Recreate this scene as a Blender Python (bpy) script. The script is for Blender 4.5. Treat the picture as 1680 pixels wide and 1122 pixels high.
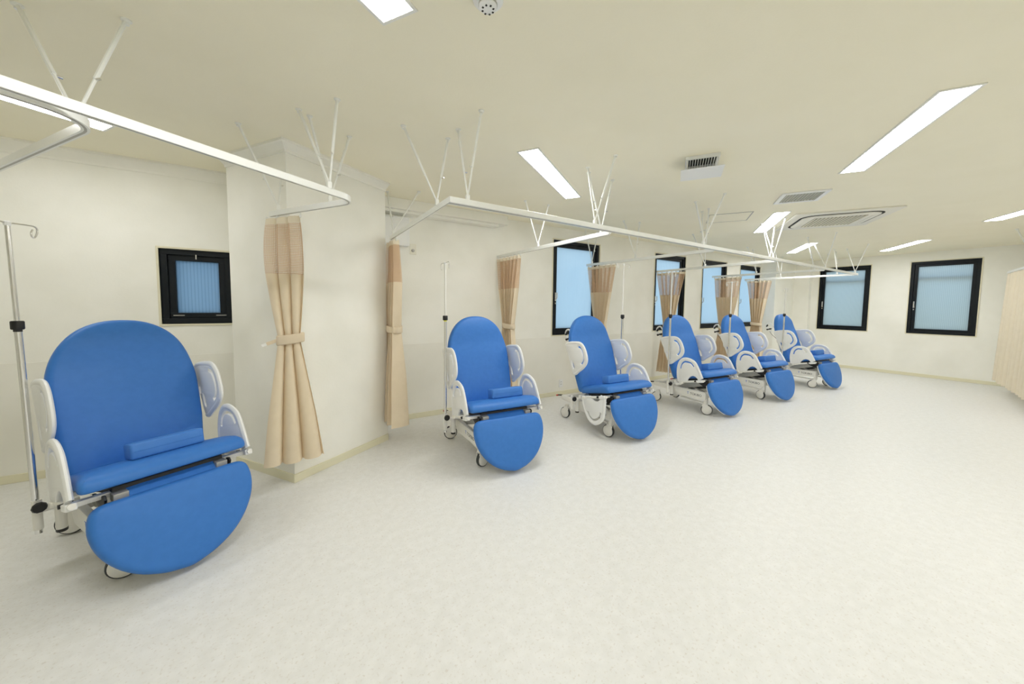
import bpy, bmesh, math, random
from mathutils import Vector, Matrix
random.seed(7)
R = math.radians
for o in list(bpy.data.objects):
    bpy.data.objects.remove(o, do_unlink=True)
SC = bpy.context.scene
COL = SC.collection

# ------------------------------------------------------------------ camera
# room axes: X runs along the window wall (away from the lens), Y towards that wall, Z up
A58 = R(58); PITCH = R(3.71); ROLL = R(.61)
def cam_to_room(v):
    x, y, z = v
    return Vector((x*math.sin(A58)+y*math.cos(A58), -x*math.cos(A58)+y*math.sin(A58), z))
c_, s_ = math.cos(PITCH), math.sin(PITCH)
fw = Vector((0, c_, -s_)); rt0 = Vector((1, 0, 0)); up0 = Vector((0, s_, c_))
rt = rt0*math.cos(ROLL)+up0*math.sin(ROLL); up = up0*math.cos(ROLL)-rt0*math.sin(ROLL)
fw, rt, up = cam_to_room(fw), cam_to_room(rt), cam_to_room(up)
cam = bpy.data.cameras.new('camera'); camo = bpy.data.objects.new('camera', cam); COL.objects.link(camo)
cam.sensor_fit = 'HORIZONTAL'; cam.sensor_width = 36.0; cam.lens = 581.7/1680*36
cam.shift_x = 0; cam.shift_y = -(561-538.1)/1680
cam.clip_start = .02; cam.clip_end = 200
camo.matrix_world = Matrix(((rt.x, up.x, -fw.x, 0), (rt.y, up.y, -fw.y, 0), (rt.z, up.z, -fw.z, 1.3), (0, 0, 0, 1)))
SC.camera = camo

# ------------------------------------------------------------------ world, exposure
w = bpy.data.worlds.new('dusk_sky'); SC.world = w; w.use_nodes = True
bg = w.node_tree.nodes['Background']; bg.inputs[0].default_value = (.60, .80, 1.0, 1); bg.inputs[1].default_value = 1.13
SC.cycles.max_bounces = 16; SC.cycles.diffuse_bounces = 10; SC.cycles.transparent_max_bounces = 16
VS = SC.view_settings
VS.view_transform = 'Standard'; VS.look = 'None'; VS.exposure = 0.0; VS.gamma = 1.0; VS.use_curve_mapping = False
LAMP = 28.5            # strength of each ceiling panel

ZC = 2.392             # ceiling height
WY = 3.95              # window wall
FX = 10.3              # far wall
X0, Y0 = -4.2, -4.6    # unseen walls
GA = R(33.31)          # turn of pillar and ceiling fittings against the walls

# ------------------------------------------------------------------ materials
MATS = {}
def mat(name, col, rough=.5, metal=0.0, spec=.5, emit=None, es=0.0):
    if name in MATS: return MATS[name]
    m = bpy.data.materials.new(name); m.use_nodes = True
    b = m.node_tree.nodes['Principled BSDF']
    b.inputs['Base Color'].default_value = (*col, 1); b.inputs['Roughness'].default_value = rough
    b.inputs['Metallic'].default_value = metal; b.inputs['Specular IOR Level'].default_value = spec
    if emit:
        b.inputs['Emission Color'].default_value = (*emit, 1); b.inputs['Emission Strength'].default_value = es
    MATS[name] = m; return m
def nd(m, t, **kw):
    n = m.node_tree.nodes.new(t)
    for k, v in kw.items(): setattr(n, k, v)
    return n
def mottled(name, c1, c2, scale, rough=.6, bump=.0, bscale=200., spec=.3, speck=None, detail=6., lo=.35, hi=.65):
    m = mat(name, c1, rough, 0, spec); nt = m.node_tree; b = nt.nodes['Principled BSDF']
    tc = nd(m, 'ShaderNodeTexCoord'); n = nd(m, 'ShaderNodeTexNoise'); n.inputs['Scale'].default_value = scale; n.inputs['Detail'].default_value = detail
    nt.links.new(tc.outputs['Object'], n.inputs['Vector'])
    r = nd(m, 'ShaderNodeValToRGB'); r.color_ramp.elements[0].position = lo; r.color_ramp.elements[1].position = hi
    r.color_ramp.elements[0].color = (*c1, 1); r.color_ramp.elements[1].color = (*c2, 1)
    nt.links.new(n.outputs['Fac'], r.inputs['Fac']); out = r.outputs['Color']
    if speck:
        col, sc, th = speck
        n2 = nd(m, 'ShaderNodeTexNoise'); n2.inputs['Scale'].default_value = sc; n2.inputs['Detail'].default_value = 3
        nt.links.new(tc.outputs['Object'], n2.inputs['Vector'])
        r2 = nd(m, 'ShaderNodeValToRGB'); r2.color_ramp.elements[0].position = th; r2.color_ramp.elements[1].position = th+.12
        r2.color_ramp.elements[0].color = (0, 0, 0, 1); r2.color_ramp.elements[1].color = (1, 1, 1, 1)
        nt.links.new(n2.outputs['Fac'], r2.inputs['Fac'])
        mx = nd(m, 'ShaderNodeMix', data_type='RGBA'); nt.links.new(r2.outputs['Color'], mx.inputs[0])
        nt.links.new(out, mx.inputs[6]); mx.inputs[7].default_value = (*col, 1); out = mx.outputs[2]
    nt.links.new(out, b.inputs['Base Color'])
    if bump:
        n3 = nd(m, 'ShaderNodeTexNoise'); n3.inputs['Scale'].default_value = bscale; n3.inputs['Detail'].default_value = 4
        nt.links.new(tc.outputs['Object'], n3.inputs['Vector'])
        bp = nd(m, 'ShaderNodeBump'); bp.inputs['Strength'].default_value = bump; bp.inputs['Distance'].default_value = .004
        nt.links.new(n3.outputs['Fac'], bp.inputs['Height']); nt.links.new(bp.outputs['Normal'], b.inputs['Normal'])
    return m
M_wall = mottled('wallpaper', (.85, .845, .785), (.905, .90, .85), 2.3, .75, .12, 60, .2)
M_wains = mottled('wainscot_panel', (.81, .80, .735), (.86, .85, .79), 2.0, .6, .08, 60, .25)
M_ceil = mottled('ceiling_paint', (.895, .855, .70), (.91, .87, .72), 3., .85, .10, 90, .15)
M_floor = mottled('vinyl_floor', (.72, .722, .708), (.762, .765, .757), 22., .42, .03, 160, .35, speck=((.655, .635, .60), 90., .58))
M_base = mat('cream_skirting', (.76, .73, .55), .5)
M_trim = mat('cream_window_casing', (.74, .70, .54), .5)
M_black = mat('black_aluminium', (.006, .009, .012), .45, 0, .25)
M_white = mat('white_plastic', (.84, .85, .85), .35)
M_rail = mat('white_rail_enamel', (.82, .83, .80), .3)
M_frame = mat('ivory_steel', (.80, .79, .75), .35)
M_blk = mat('black_rubber', (.012, .012, .013), .5)
M_grey = mat('dark_grey_tyre', (.035, .04, .042), .55)
M_lgrey = mat('warm_grey_metal', (.42, .41, .38), .4, .4)
M_chrome = mat('polished_steel', (.80, .80, .80), .18, 1.0)
M_red = mat('red_plastic', (.55, .05, .04), .4)
M_yel = mat('yellow_band', (.75, .72, .1), .5)
M_dark = mat('dark_recess', (.02, .02, .02), .8)
M_logo = mat('dark_print', (.06, .06, .065), .5)
M_logob = mat('blue_print', (.05, .16, .62), .5)
M_blue = mottled('blue_vinyl', (.036, .175, .545), (.040, .186, .57), 30., .45, .05, 350, .35)
M_blue2 = mottled('blue_vinyl_bolster', (.052, .20, .585), (.058, .212, .61), 30., .45, .04, 350, .35)
M_cloth = mottled('beige_curtain_cloth', (.80, .69, .525), (.83, .72, .555), 14., .85, .12, 400, .1)
M_cloth2 = mottled('cream_curtain_cloth', (.80, .715, .57), (.83, .745, .60), 14., .85, .12, 400, .1)
M_tape = mat('curtain_heading_tape', (.78, .70, .55), .8)
M_diff = mat('lit_diffuser', (.9, .9, .88), .5, emit=(1.0, 1.0, 1.0), es=LAMP)
M_diff2 = mat('lit_diffuser_dimmed', (.9, .9, .88), .5, emit=(1.0, 1.0, 1.0), es=LAMP*.7)  # weaker copy for the far-left strip, dimmed to keep its wall from over-brightening
M_lfr = mat('lamp_frame', (.83, .83, .80), .4)
M_tag = mat('white_cloth_tag', (.85, .85, .83), .7)
def net_material():
    m = bpy.data.materials.new('beige_curtain_net'); m.use_nodes = True; nt = m.node_tree
    b = nt.nodes['Principled BSDF']; b.inputs['Base Color'].default_value = (.66, .48, .32, 1); b.inputs['Roughness'].default_value = .85
    uv = nd(m, 'ShaderNodeUVMap'); sp = nd(m, 'ShaderNodeSeparateXYZ'); nt.links.new(uv.outputs[0], sp.inputs[0])
    def cell(o, k, th):
        a = nd(m, 'ShaderNodeMath', operation='MULTIPLY'); nt.links.new(o, a.inputs[0]); a.inputs[1].default_value = k
        f = nd(m, 'ShaderNodeMath', operation='FRACT'); nt.links.new(a.outputs[0], f.inputs[0])
        g = nd(m, 'ShaderNodeMath', operation='GREATER_THAN'); nt.links.new(f.outputs[0], g.inputs[0]); g.inputs[1].default_value = th
        return g.outputs[0]
    h = nd(m, 'ShaderNodeMath', operation='MULTIPLY'); nt.links.new(cell(sp.outputs[0], 110, .42), h.inputs[0]); nt.links.new(cell(sp.outputs[1], 95, .45), h.inputs[1])
    tr = nd(m, 'ShaderNodeBsdfTransparent'); mx = nd(m, 'ShaderNodeMixShader')
    nt.links.new(h.outputs[0], mx.inputs[0]); nt.links.new(b.outputs[0], mx.inputs[1]); nt.links.new(tr.outputs[0], mx.inputs[2])
    nt.links.new(mx.outputs[0], nt.nodes['Material Output'].inputs[0]); return m
M_net = net_material()
def let_through(m, k):
    nt = m.node_tree; b = nt.nodes['Principled BSDF']; t = nd(m, 'ShaderNodeBsdfTranslucent'); mx = nd(m, 'ShaderNodeMixShader'); mx.inputs[0].default_value = k
    if b.inputs['Base Color'].is_linked: nt.links.new(b.inputs['Base Color'].links[0].from_socket, t.inputs['Color'])
    nt.links.new(b.outputs[0], mx.inputs[1]); nt.links.new(t.outputs[0], mx.inputs[2]); nt.links.new(mx.outputs[0], nt.nodes['Material Output'].inputs[0])
let_through(M_cloth, .18); let_through(M_cloth2, .12)
def pane_material():
    m = bpy.data.materials.new('ribbed_frosted_glass'); m.use_nodes = True; nt = m.node_tree
    nt.nodes.remove(nt.nodes['Principled BSDF'])
    t = nd(m, 'ShaderNodeBsdfTranslucent'); g = nd(m, 'ShaderNodeBsdfGlossy'); g.inputs['Roughness'].default_value = .35
    tc = nd(m, 'ShaderNodeTexCoord'); wv = nd(m, 'ShaderNodeTexWave'); wv.inputs['Scale'].default_value = 14; wv.inputs['Distortion'].default_value = .0
    wv.bands_direction = 'X'; nt.links.new(tc.outputs['Object'], wv.inputs['Vector'])
    r = nd(m, 'ShaderNodeValToRGB'); r.color_ramp.elements[0].color = (.70, .78, .80, 1); r.color_ramp.elements[1].color = (.86, .93, .95, 1)
    r.color_ramp.elements[0].position = 0; r.color_ramp.elements[1].position = .35
    nt.links.new(wv.outputs['Fac'], r.inputs[0]); nt.links.new(r.outputs[0], t.inputs['Color'])
    mx = nd(m, 'ShaderNodeMixShader'); mx.inputs[0].default_value = .06
    nt.links.new(t.outputs[0], mx.inputs[1]); nt.links.new(g.outputs[0], mx.inputs[2]); nt.links.new(mx.outputs[0], nt.nodes['Material Output'].inputs[0])
    return m
M_pane = pane_material()

# ------------------------------------------------------------------ object helpers
def tag(o, label=None, cat=None, group=None, kind=None):
    if label: o['label'] = label
    if cat: o['category'] = cat
    if group: o['group'] = group
    if kind: o['kind'] = kind
    return o
def empty(name, loc=(0, 0, 0), rz=0.0):
    o = bpy.data.objects.new(name, None); COL.objects.link(o); o.location = loc; o.rotation_euler = (0, 0, rz); o.empty_display_size = .1
    return o
def link(name, me, parent=None, loc=None, rot=None):
    o = bpy.data.objects.new(name, me); COL.objects.link(o); o.parent = parent
    if loc is not None: o.location = loc
    if rot is not None: o.rotation_euler = rot
    return o
class MB:
    """collects polygons, then becomes one mesh"""
    def __init__(s): s.v = []; s.f = []; s.uv = {}
    def add(s, vs, fs):
        k = len(s.v); s.v += [tuple(v) for v in vs]; s.f += [tuple(i+k for i in f) for f in fs]; return s
    def box(s, a, b, rz=0.0, about=None):
        x0, y0, z0 = a; x1, y1, z1 = b
        vs = [(x0, y0, z0), (x1, y0, z0), (x1, y1, z0), (x0, y1, z0), (x0, y0, z1), (x1, y0, z1), (x1, y1, z1), (x0, y1, z1)]
        if rz:
            cx, cy = about or ((x0+x1)/2, (y0+y1)/2); c, n = math.cos(rz), math.sin(rz)
            vs = [(cx+(x-cx)*c-(y-cy)*n, cy+(x-cx)*n+(y-cy)*c, z) for x, y, z in vs]
        return s.add(vs, [(3, 2, 1, 0), (4, 5, 6, 7), (0, 1, 5, 4), (1, 2, 6, 5), (2, 3, 7, 6), (3, 0, 4, 7)])
    def bar(s, p, q, wy, wz, upv=(0, 0, 1)):
        """rectangular bar from p to q, wide wy sideways and wz along upv"""
        p, q = Vector(p), Vector(q); d = (q-p).normalized(); u = Vector(upv); sd = d.cross(u).normalized(); u = sd.cross(d).normalized()
        vs = []
        for e in (p, q):
            for a, b in ((-1, -1), (1, -1), (1, 1), (-1, 1)): vs.append(e+sd*(a*wy/2)+u*(b*wz/2))
        return s.add(vs, [(0, 1, 2, 3), (7, 6, 5, 4), (0, 4, 5, 1), (1, 5, 6, 2), (2, 6, 7, 3), (3, 7, 4, 0)])
    def tube(s, pts, r, n=10, closed=False, ry=None, cap=True):
        pts = [Vector(p) for p in pts]; m = len(pts)
        rs = r if isinstance(r, (list, tuple)) else [r]*m
        ring = []; prev = None
        for i in range(m):
            a = pts[(i-1) % m] if (closed or i > 0) else pts[i]; b = pts[(i+1) % m] if (closed or i < m-1) else pts[i]
            d = (b-a).normalized()
            if prev is None:
                h = Vector((0, 0, 1)) if abs(d.z) < .9 else Vector((1, 0, 0))
                u = d.cross(h).normalized()
            else:
                u = (prev-d*prev.dot(d)).normalized()
            prev = u; v = d.cross(u)
            ring.append([pts[i]+u*(math.cos(2*math.pi*k/n)*rs[i])+v*(math.sin(2*math.pi*k/n)*(ry or rs[i])) for k in range(n)])
        vs = [p for rg in ring for p in rg]; fs = []
        for i in range(m if closed else m-1):
            j = (i+1) % m
            for k in range(n): fs.append((i*n+k, i*n+(k+1) % n, j*n+(k+1) % n, j*n+k))
        if not closed and cap:
            fs.append(tuple(range(n-1, -1, -1))); fs.append(tuple((m-1)*n+k for k in range(n)))
        return s.add(vs, fs)
    def lathe(s, prof, o=(0, 0, 0), ax=(0, 0, 1), n=24):
        """prof: (radius, along) pairs about axis ax through o"""
        o = Vector(o); ax = Vector(ax).normalized(); h = Vector((0, 0, 1)) if abs(ax.z) < .9 else Vector((1, 0, 0))
        u = ax.cross(h).normalized(); v = ax.cross(u)
        vs = []
        for r, t in prof:
            for k in range(n):
                a = 2*math.pi*k/n; vs.append(o+ax*t+u*(r*math.cos(a))+v*(r*math.sin(a)))
        fs = []; m = len(prof)
        for i in range(m-1):
            for k in range(n): fs.append((i*n+k, i*n+(k+1) % n, (i+1)*n+(k+1) % n, (i+1)*n+k))
        fs.append(tuple(range(n-1, -1, -1))); fs.append(tuple((m-1)*n+k for k in range(n)))
        return s.add(vs, fs)
    def mesh(s, name, m, smooth=False, bevel=0.0):
        me = bpy.data.meshes.new(name); me.from_pydata(s.v, [], s.f)
        bm = bmesh.new(); bm.from_mesh(me)
        bmesh.ops.recalc_face_normals(bm, faces=bm.faces)
        if bevel:
            es = [e for e in bm.edges if len(e.link_faces) == 2 and e.calc_face_angle(0) > .6]
            bmesh.ops.bevel(bm, geom=es, offset=bevel, segments=2, affect='EDGES', profile=.5, clamp_overlap=True)
        bm.to_mesh(me); bm.free(); me.materials.append(m)
        if smooth:
            for p in me.polygons: p.use_smooth = True
            try: me.set_sharp_from_angle(angle=R(smooth if smooth is not True else 40))
            except Exception: pass
        return me
    def build(s, name, m, parent=None, smooth=False, bevel=0.0, loc=None, rot=None):
        return link(name, s.mesh(name, m, smooth, bevel), parent, loc, rot)
def smooth_loop(pts, k=5, closed=True):
    """Catmull-Rom resampling of a loop of tuples"""
    n = len(pts); out = []
    rng = range(n) if closed else range(n-1)
    for i in rng:
        g = lambda j: pts[j % n] if closed else pts[max(0, min(n-1, j))]
        p0, p1, p2, p3 = g(i-1), g(i), g(i+1), g(i+2)
        for t in range(k):
            t /= k
            out.append(tuple(.5*((2*b)+(-a+c)*t+(2*a-5*b+4*c-d)*t*t+(-a+3*b-3*c+d)*t**3) for a, b, c, d in zip(p0, p1, p2, p3)))
    if not closed: out.append(tuple(pts[-1]))
    return out
def slot_loop(pts, wd):
    pts = smooth_loop(pts, 5, False); L, Rr = [], []
    for i, p in enumerate(pts):
        a = pts[max(0, i-1)]; b = pts[min(len(pts)-1, i+1)]; dx, dy = b[0]-a[0], b[1]-a[1]; l = math.hypot(dx, dy) or 1
        L.append((p[0]-dy/l*wd/2, p[1]+dx/l*wd/2)); Rr.append((p[0]+dy/l*wd/2, p[1]-dx/l*wd/2))
    return L+Rr[::-1]
def plate_mesh(name, loops, thick, bevel, m, fn):
    """flat plate with holes: loops in 2-D (first = outline); fn maps (a, b, c) to 3-D, c = across"""
    cu = bpy.data.curves.new(name, 'CURVE'); cu.dimensions = '2D'; cu.fill_mode = 'BOTH'
    cu.extrude = max(thick/2-bevel, .0005); cu.bevel_depth = bevel; cu.bevel_resolution = 1; cu.offset = -bevel
    for lp in loops:
        sp = cu.splines.new('POLY'); sp.points.add(len(lp)-1); sp.use_cyclic_u = True
        for i, (a, b) in enumerate(lp): sp.points[i].co = (a, b, 0, 1)
    ob = bpy.data.objects.new(name, cu); COL.objects.link(ob)
    bpy.context.view_layer.update()
    me = bpy.data.meshes.new_from_object(ob.evaluated_get(bpy.context.evaluated_depsgraph_get()))
    bpy.data.objects.remove(ob); bpy.data.curves.remove(cu)
    for v in me.vertices: v.co = fn(v.co.x, v.co.y, v.co.z)
    bm = bmesh.new(); bm.from_mesh(me); bmesh.ops.remove_doubles(bm, verts=bm.verts, dist=.00005); bmesh.ops.recalc_face_normals(bm, faces=bm.faces); bm.to_mesh(me); bm.free()
    me.name = name; me.materials.clear(); me.materials.append(m)
    for p in me.polygons: p.use_smooth = True
    me.set_sharp_from_angle(angle=R(35))
    return me
def text_mesh(name, txt, size, depth, m, fn):
    cu = bpy.data.curves.new(name, 'FONT'); cu.body = txt; cu.size = size; cu.extrude = depth
    ob = bpy.data.objects.new(name, cu); COL.objects.link(ob); bpy.context.view_layer.update()
    me = bpy.data.meshes.new_from_object(ob.evaluated_get(bpy.context.evaluated_depsgraph_get()))
    bpy.data.objects.remove(ob); bpy.data.curves.remove(cu)
    for v in me.vertices: v.co = fn(v.co.x, v.co.y, v.co.z)
    me.name = name; me.materials.clear(); me.materials.append(m); return me
def pad_mesh(name, outline, O, A, B, N, T, r, puff, m, hfun=None, back_r=None, rings=(.93, .82, .66, .48, .3, .14)):
    """upholstered pad: 2-D outline on the plane O + a*A + b*B, rounded rim of radius r, thickness T behind"""
    O, A, B, N = Vector(O), Vector(A).normalized(), Vector(B).normalized(), Vector(N).normalized()
    n = len(outline); br = back_r if back_r is not None else r*.6
    nor = []
    area = sum(outline[i][0]*outline[(i+1) % n][1]-outline[(i+1) % n][0]*outline[i][1] for i in range(n)); sg = 1 if area > 0 else -1
    for i in range(n):
        a, b = outline[i-1], outline[(i+1) % n]; dx, dy = b[0]-a[0], b[1]-a[1]; l = math.hypot(dx, dy) or 1
        nor.append((sg*dy/l, -sg*dx/l))
    cx = sum(p[0] for p in outline)/n; cy = sum(p[1] for p in outline)/n
    prof = [(br, -T)]+[(br*(1-math.sin(t)), -T+br*(1-math.cos(t))) for t in (R(30), R(60), R(90))]
    prof += [(r*(1-math.cos(t)), -r+r*math.sin(t)) for t in (0, R(22), R(45), R(67), R(90))]
    vs = []; ring = []
    def put(a, b, h):
        if hfun: h += hfun(a, b)*max(0., min(1., (h+T)/T))
        vs.append(O+A*a+B*b+N*h); return len(vs)-1
    for ins, h in prof: ring.append([put(p[0]-q[0]*ins, p[1]-q[1]*ins, h) for p, q in zip(outline, nor)])
    inner = [(p[0]-q[0]*r, p[1]-q[1]*r) for p, q in zip(outline, nor)]
    for s in rings: ring.append([put(cx+(a-cx)*s, cy+(b-cy)*s, puff*(1-s*s)) for a, b in inner])
    fs = []
    for i in range(len(ring)-1):
        for k in range(n): fs.append((ring[i][k], ring[i][(k+1) % n], ring[i+1][(k+1) % n], ring[i+1][k]))
    c = put(cx, cy, puff)
    for k in range(n): fs.append((ring[-1][k], ring[-1][(k+1) % n], c))
    fs.append(tuple(ring[0][::-1]))
    mb = MB().add(vs, fs); return mb.mesh(name, m, 60)

# ------------------------------------------------------------------ room shell
def structure(name, mb, m, bevel=0.0, parent=None):
    o = mb.build(name, m, parent, bevel=bevel); 
    if parent is None: o['kind'] = 'structure'
    return o
structure('floor', MB().box((X0-.2, Y0-.2, -.1), (FX+.2, WY+.2, 0)), M_floor)
structure('ceiling', MB().box((X0-.2, Y0-.2, ZC), (FX+.2, WY+.2, ZC+.1)), M_ceil)
def wall_holes(lo, hi, z0, z1, holes, fn):
    """grid of blocks along one wall leaving the openings free"""
    us = sorted({lo, hi, *[h[0] for h in holes], *[h[1] for h in holes]}); zs = sorted({z0, z1, *[h[2] for h in holes], *[h[3] for h in holes]})
    mb = MB()
    for i in range(len(us)-1):
        for j in range(len(zs)-1):
            um, zm = (us[i]+us[i+1])/2, (zs[j]+zs[j+1])/2
            if any(h[0] < um < h[1] and h[2] < zm < h[3] for h in holes): continue
            a, b = fn(us[i], zs[j]), fn(us[i+1], zs[j+1]); mb.box([min(p, q) for p, q in zip(a[0], b[0])], [max(p, q) for p, q in zip(a[1], b[1])])
    return mb
WZ0, WZ1 = .878, 2.222
WIN_L = [(3.135, 4.03), (5.37, 6.262), (6.822, 7.715), (8.268, 9.155)]
WIN_S = (-.888, -.43, 1.115, 1.728)
holesL = [(a, b, WZ0, WZ1) for a, b in WIN_L]+[WIN_S]
structure('wall_left', wall_holes(X0-.2, FX+.2, 0, ZC, holesL, lambda u, z: ((u, WY, z), (u, WY+.2, z))), M_wall)
WIN_F = [(2.368, 3.208), (.966, 1.802)]
holesF = [(a, b, .832, 2.212) for a, b in WIN_F]
structure('wall_far', wall_holes(Y0-.2, WY, 0, ZC, holesF, lambda u, z: ((FX, u, z), (FX+.2, u, z))), M_wall)
structure('wall_right', MB().box((X0-.2, Y0-.2, 0), (FX, Y0, ZC)), M_wall)
structure('wall_rear', MB().box((X0-.2, Y0, 0), (X0, WY, ZC)), M_wall)
# pillar standing askew in front of the window wall
PC = Vector((-.004, 2.941, 0)); ga = Vector((math.cos(GA), math.sin(GA), 0)); gb = Vector((-math.sin(GA), math.cos(GA), 0))
PA, PB = .917, .705
def quadprism(pts, z0, z1):
    mb = MB(); n = len(pts); vs = [(p[0], p[1], z0) for p in pts]+[(p[0], p[1], z1) for p in pts]
    mb.add(vs, [tuple(range(n-1, -1, -1)), tuple(range(n, 2*n))]+[(i, (i+1) % n, n+(i+1) % n, n+i) for i in range(n)]); return mb
q1 = PC+ga*PA; q3 = PC+gb*PB
structure('wall_pillar', quadprism([PC, q1, (q1.x+.02, WY+.05, 0), (q3.x, WY+.05, 0), q3], 0, ZC), M_wall)
# column in the far corner and a shallow pier beside the far window
structure('wall_column', MB().box((9.2, 3.645, 0), (FX, WY, ZC)), M_wall)
structure('wall_pier', MB().box((10.17, 3.345, 0), (FX, 3.645, ZC)), M_wall)
# wainscot panels on the window wall, a few millimetres proud
WH = .853
structure('trim_1', MB().box((X0, WY-.006, .06), (-.30, WY, WH)), M_wains)
structure('trim_2', MB().box((q1.x+.02, WY-.006, .06), (9.2, WY, WH)), M_wains)
# skirting
structure('baseboard_left', MB().box((X0, WY-.014, 0), (-.35, WY, .06)).box((.75, WY-.014, 0), (9.2, WY, .06)), M_base, .003)
structure('baseboard_far', MB().box((FX-.012, Y0, 0), (FX, 3.345, .06)), M_base, .003)
structure('baseboard_column', MB().box((9.188, 3.633, 0), (9.2, WY-.014, .06)).box((9.188, 3.633, 0), (10.17, 3.645, .06)), M_base)
structure('baseboard_right', MB().box((X0, Y0, 0), (FX, Y0+.012, .06)), M_base)
structure('baseboard_rear', MB().box((X0, Y0, 0), (X0+.012, WY, .06)), M_base)
e = .010
structure('baseboard_pillar', quadprism([PC-ga*e-gb*e, PC+ga*(PA)-gb*e, PC+ga*PA, PC, PC+gb*PB, PC-ga*e+gb*PB], 0, .06), M_base)
# crown mouldings: sloped cove with a small step, swept along a line of corners
def crown(name, pts, inward, z0=2.315, d=.062):
    """pts: polyline on the wall face; inward: per point offset direction (already mitred)"""
    prof = [(0.0, z0), (.010, z0), (.013, z0+.016), (d*.80, ZC-.020), (d, ZC-.016), (d, ZC), (0, ZC)]
    mb = MB(); vs = []; k = len(prof)
    for p, n in zip(pts, inward):
        for a, z in prof: vs.append((p[0]+n[0]*a, p[1]+n[1]*a, z))
    fs = []
    for i in range(len(pts)-1):
        for j in range(k): fs.append((i*k+j, i*k+(j+1) % k, (i+1)*k+(j+1) % k, (i+1)*k+j))
    fs += [tuple(range(k)), tuple((len(pts)-1)*k+j for j in range(k))[::-1]]
    mb.add(vs, fs); return structure(name, mb, M_wall)
crown('trim_3', [(X0, WY), (-.40, WY)], [(0, -1), (0, -1)], 2.302, .055)
crown('trim_4', [q3, PC, q1], [(-ga.x, -ga.y), (-ga.x-gb.x, -ga.y-gb.y), (-gb.x+ga.x*.0, -gb.y+ga.y*.0)], 2.325)
structure('trim_5', MB().box((q1.x-.1, 3.80, 2.285), (2.30, WY, ZC)).box((q1.x-.1, 3.84, 2.255), (2.20, WY, 2.285)), M_wall, .004)

# ------------------------------------------------------------------ windows
def window(name, w, h, M_, latch='side'):
    """local frame: x along the wall, y outwards (0 = wall face), z up, origin bottom left"""
    o = empty(name); o.matrix_world = M_; o['kind'] = 'structure'
    t = .016
    casing = MB()
    for a, b in (((-t, -.008, -t), (w+t, .12, 0)), ((-t, -.008, h), (w+t, .12, h+t)), ((-t, -.008, 0), (0, .12, h)), ((w, -.008, 0), (w+t, .12, h))): casing.box(a, b)
    casing.build('casing', M_trim, o, bevel=.002)
    f = .045
    fr = MB()
    for a, b in (((0, .012, 0), (w, .10, f)), ((0, .012, h-f), (w, .10, h)), ((0, .012, f), (f, .10, h-f)), ((w-f, .012, f), (w, .10, h-f))): fr.box(a, b)
    fr.build('window_frame', M_black, o, bevel=.003)
    g = .048 if latch != 'top' else .045; x0, x1, z0, z1 = f, w-f, f, h-f
    sa = MB()
    for a, b in (((x0, .030, z0), (x1, .085, z0+g)), ((x0, .030, z1-g), (x1, .085, z1)), ((x0, .030, z0+g), (x0+g, .085, z1-g)), ((x1-g, .030, z0+g), (x1, .085, z1-g))): sa.box(a, b)
    sa.build('sash', M_black, o, bevel=.003)
    MB().box((x0+g-.004, .055, z0+g-.004), (x1-g+.004, .061, z1-g+.004)).build('pane', M_pane, o)
    if latch == 'side':
        hb = MB().box((.058, .018, h*.36), (.080, .030, h*.45)); hb.tube([(.069, .018, h*.385), (.069, -.006, h*.385), (.074, -.012, h*.40), (.074, -.012, h*.45)], .006, 8)
        hb.build('latch_handle', M_chrome, o, smooth=True)
        MB().box((.062, .018, h*.33), (.076, .030, h*.345)).build('keeper', M_chrome, o)
    else:
        hb = MB().box((w*.5-.03, .016, h-.045), (w*.5+.03, .03, h-.028)); hb.tube([(w*.5, .016, h-.036), (w*.5, -.004, h-.04), (w*.5, -.006, h-.075)], .005, 8)
        hb.build('latch_handle', M_chrome, o, smooth=True)
        for px in (.14, .74): MB().box((w*px, .0285, .066), (w*px+.07, .0300, .073)).build('maker_plate', M_lgrey, o)
    return o
for i, (a, b) in enumerate(WIN_L):
    window('window_%d' % (i+2), b-a, WZ1-WZ0, Matrix.Translation((a, WY, WZ0)))
window('window_1', WIN_S[1]-WIN_S[0], WIN_S[3]-WIN_S[2], Matrix.Translation((WIN_S[0], WY, WIN_S[2])), 'top')
for i, (a, b) in enumerate(WIN_F):
    window('window_%d' % (i+6), b-a, 2.212-.832, Matrix.Translation((FX, b, .832)) @ Matrix.Rotation(R(-90), 4, 'Z'))
# outside: the neighbouring wall behind the far windows, its ledge, and an added unseen wall that dims and blues the small window
M_out = mat('neighbour_render', (.88, .74, .56), .9)
structure('wall_neighbour', MB().box((12.2, -1.2, -3), (12.4, 4.6, 2.2)), M_out)
for k, y in ((6, .95), (7, 2.35)): structure('trim_%d' % k, MB().box((FX+.095, y, 1.885), (FX+.13, y+.88, 1.925)), mat('outside_rail_metal', (.16, .16, .16), .5))
structure('wall_window_dimmer', MB().box((-1.6, WY+1.0, -3), (.6, WY+1.2, 2.6)), mat('dimmer_blue', (.34, .52, .70), .9))

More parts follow.
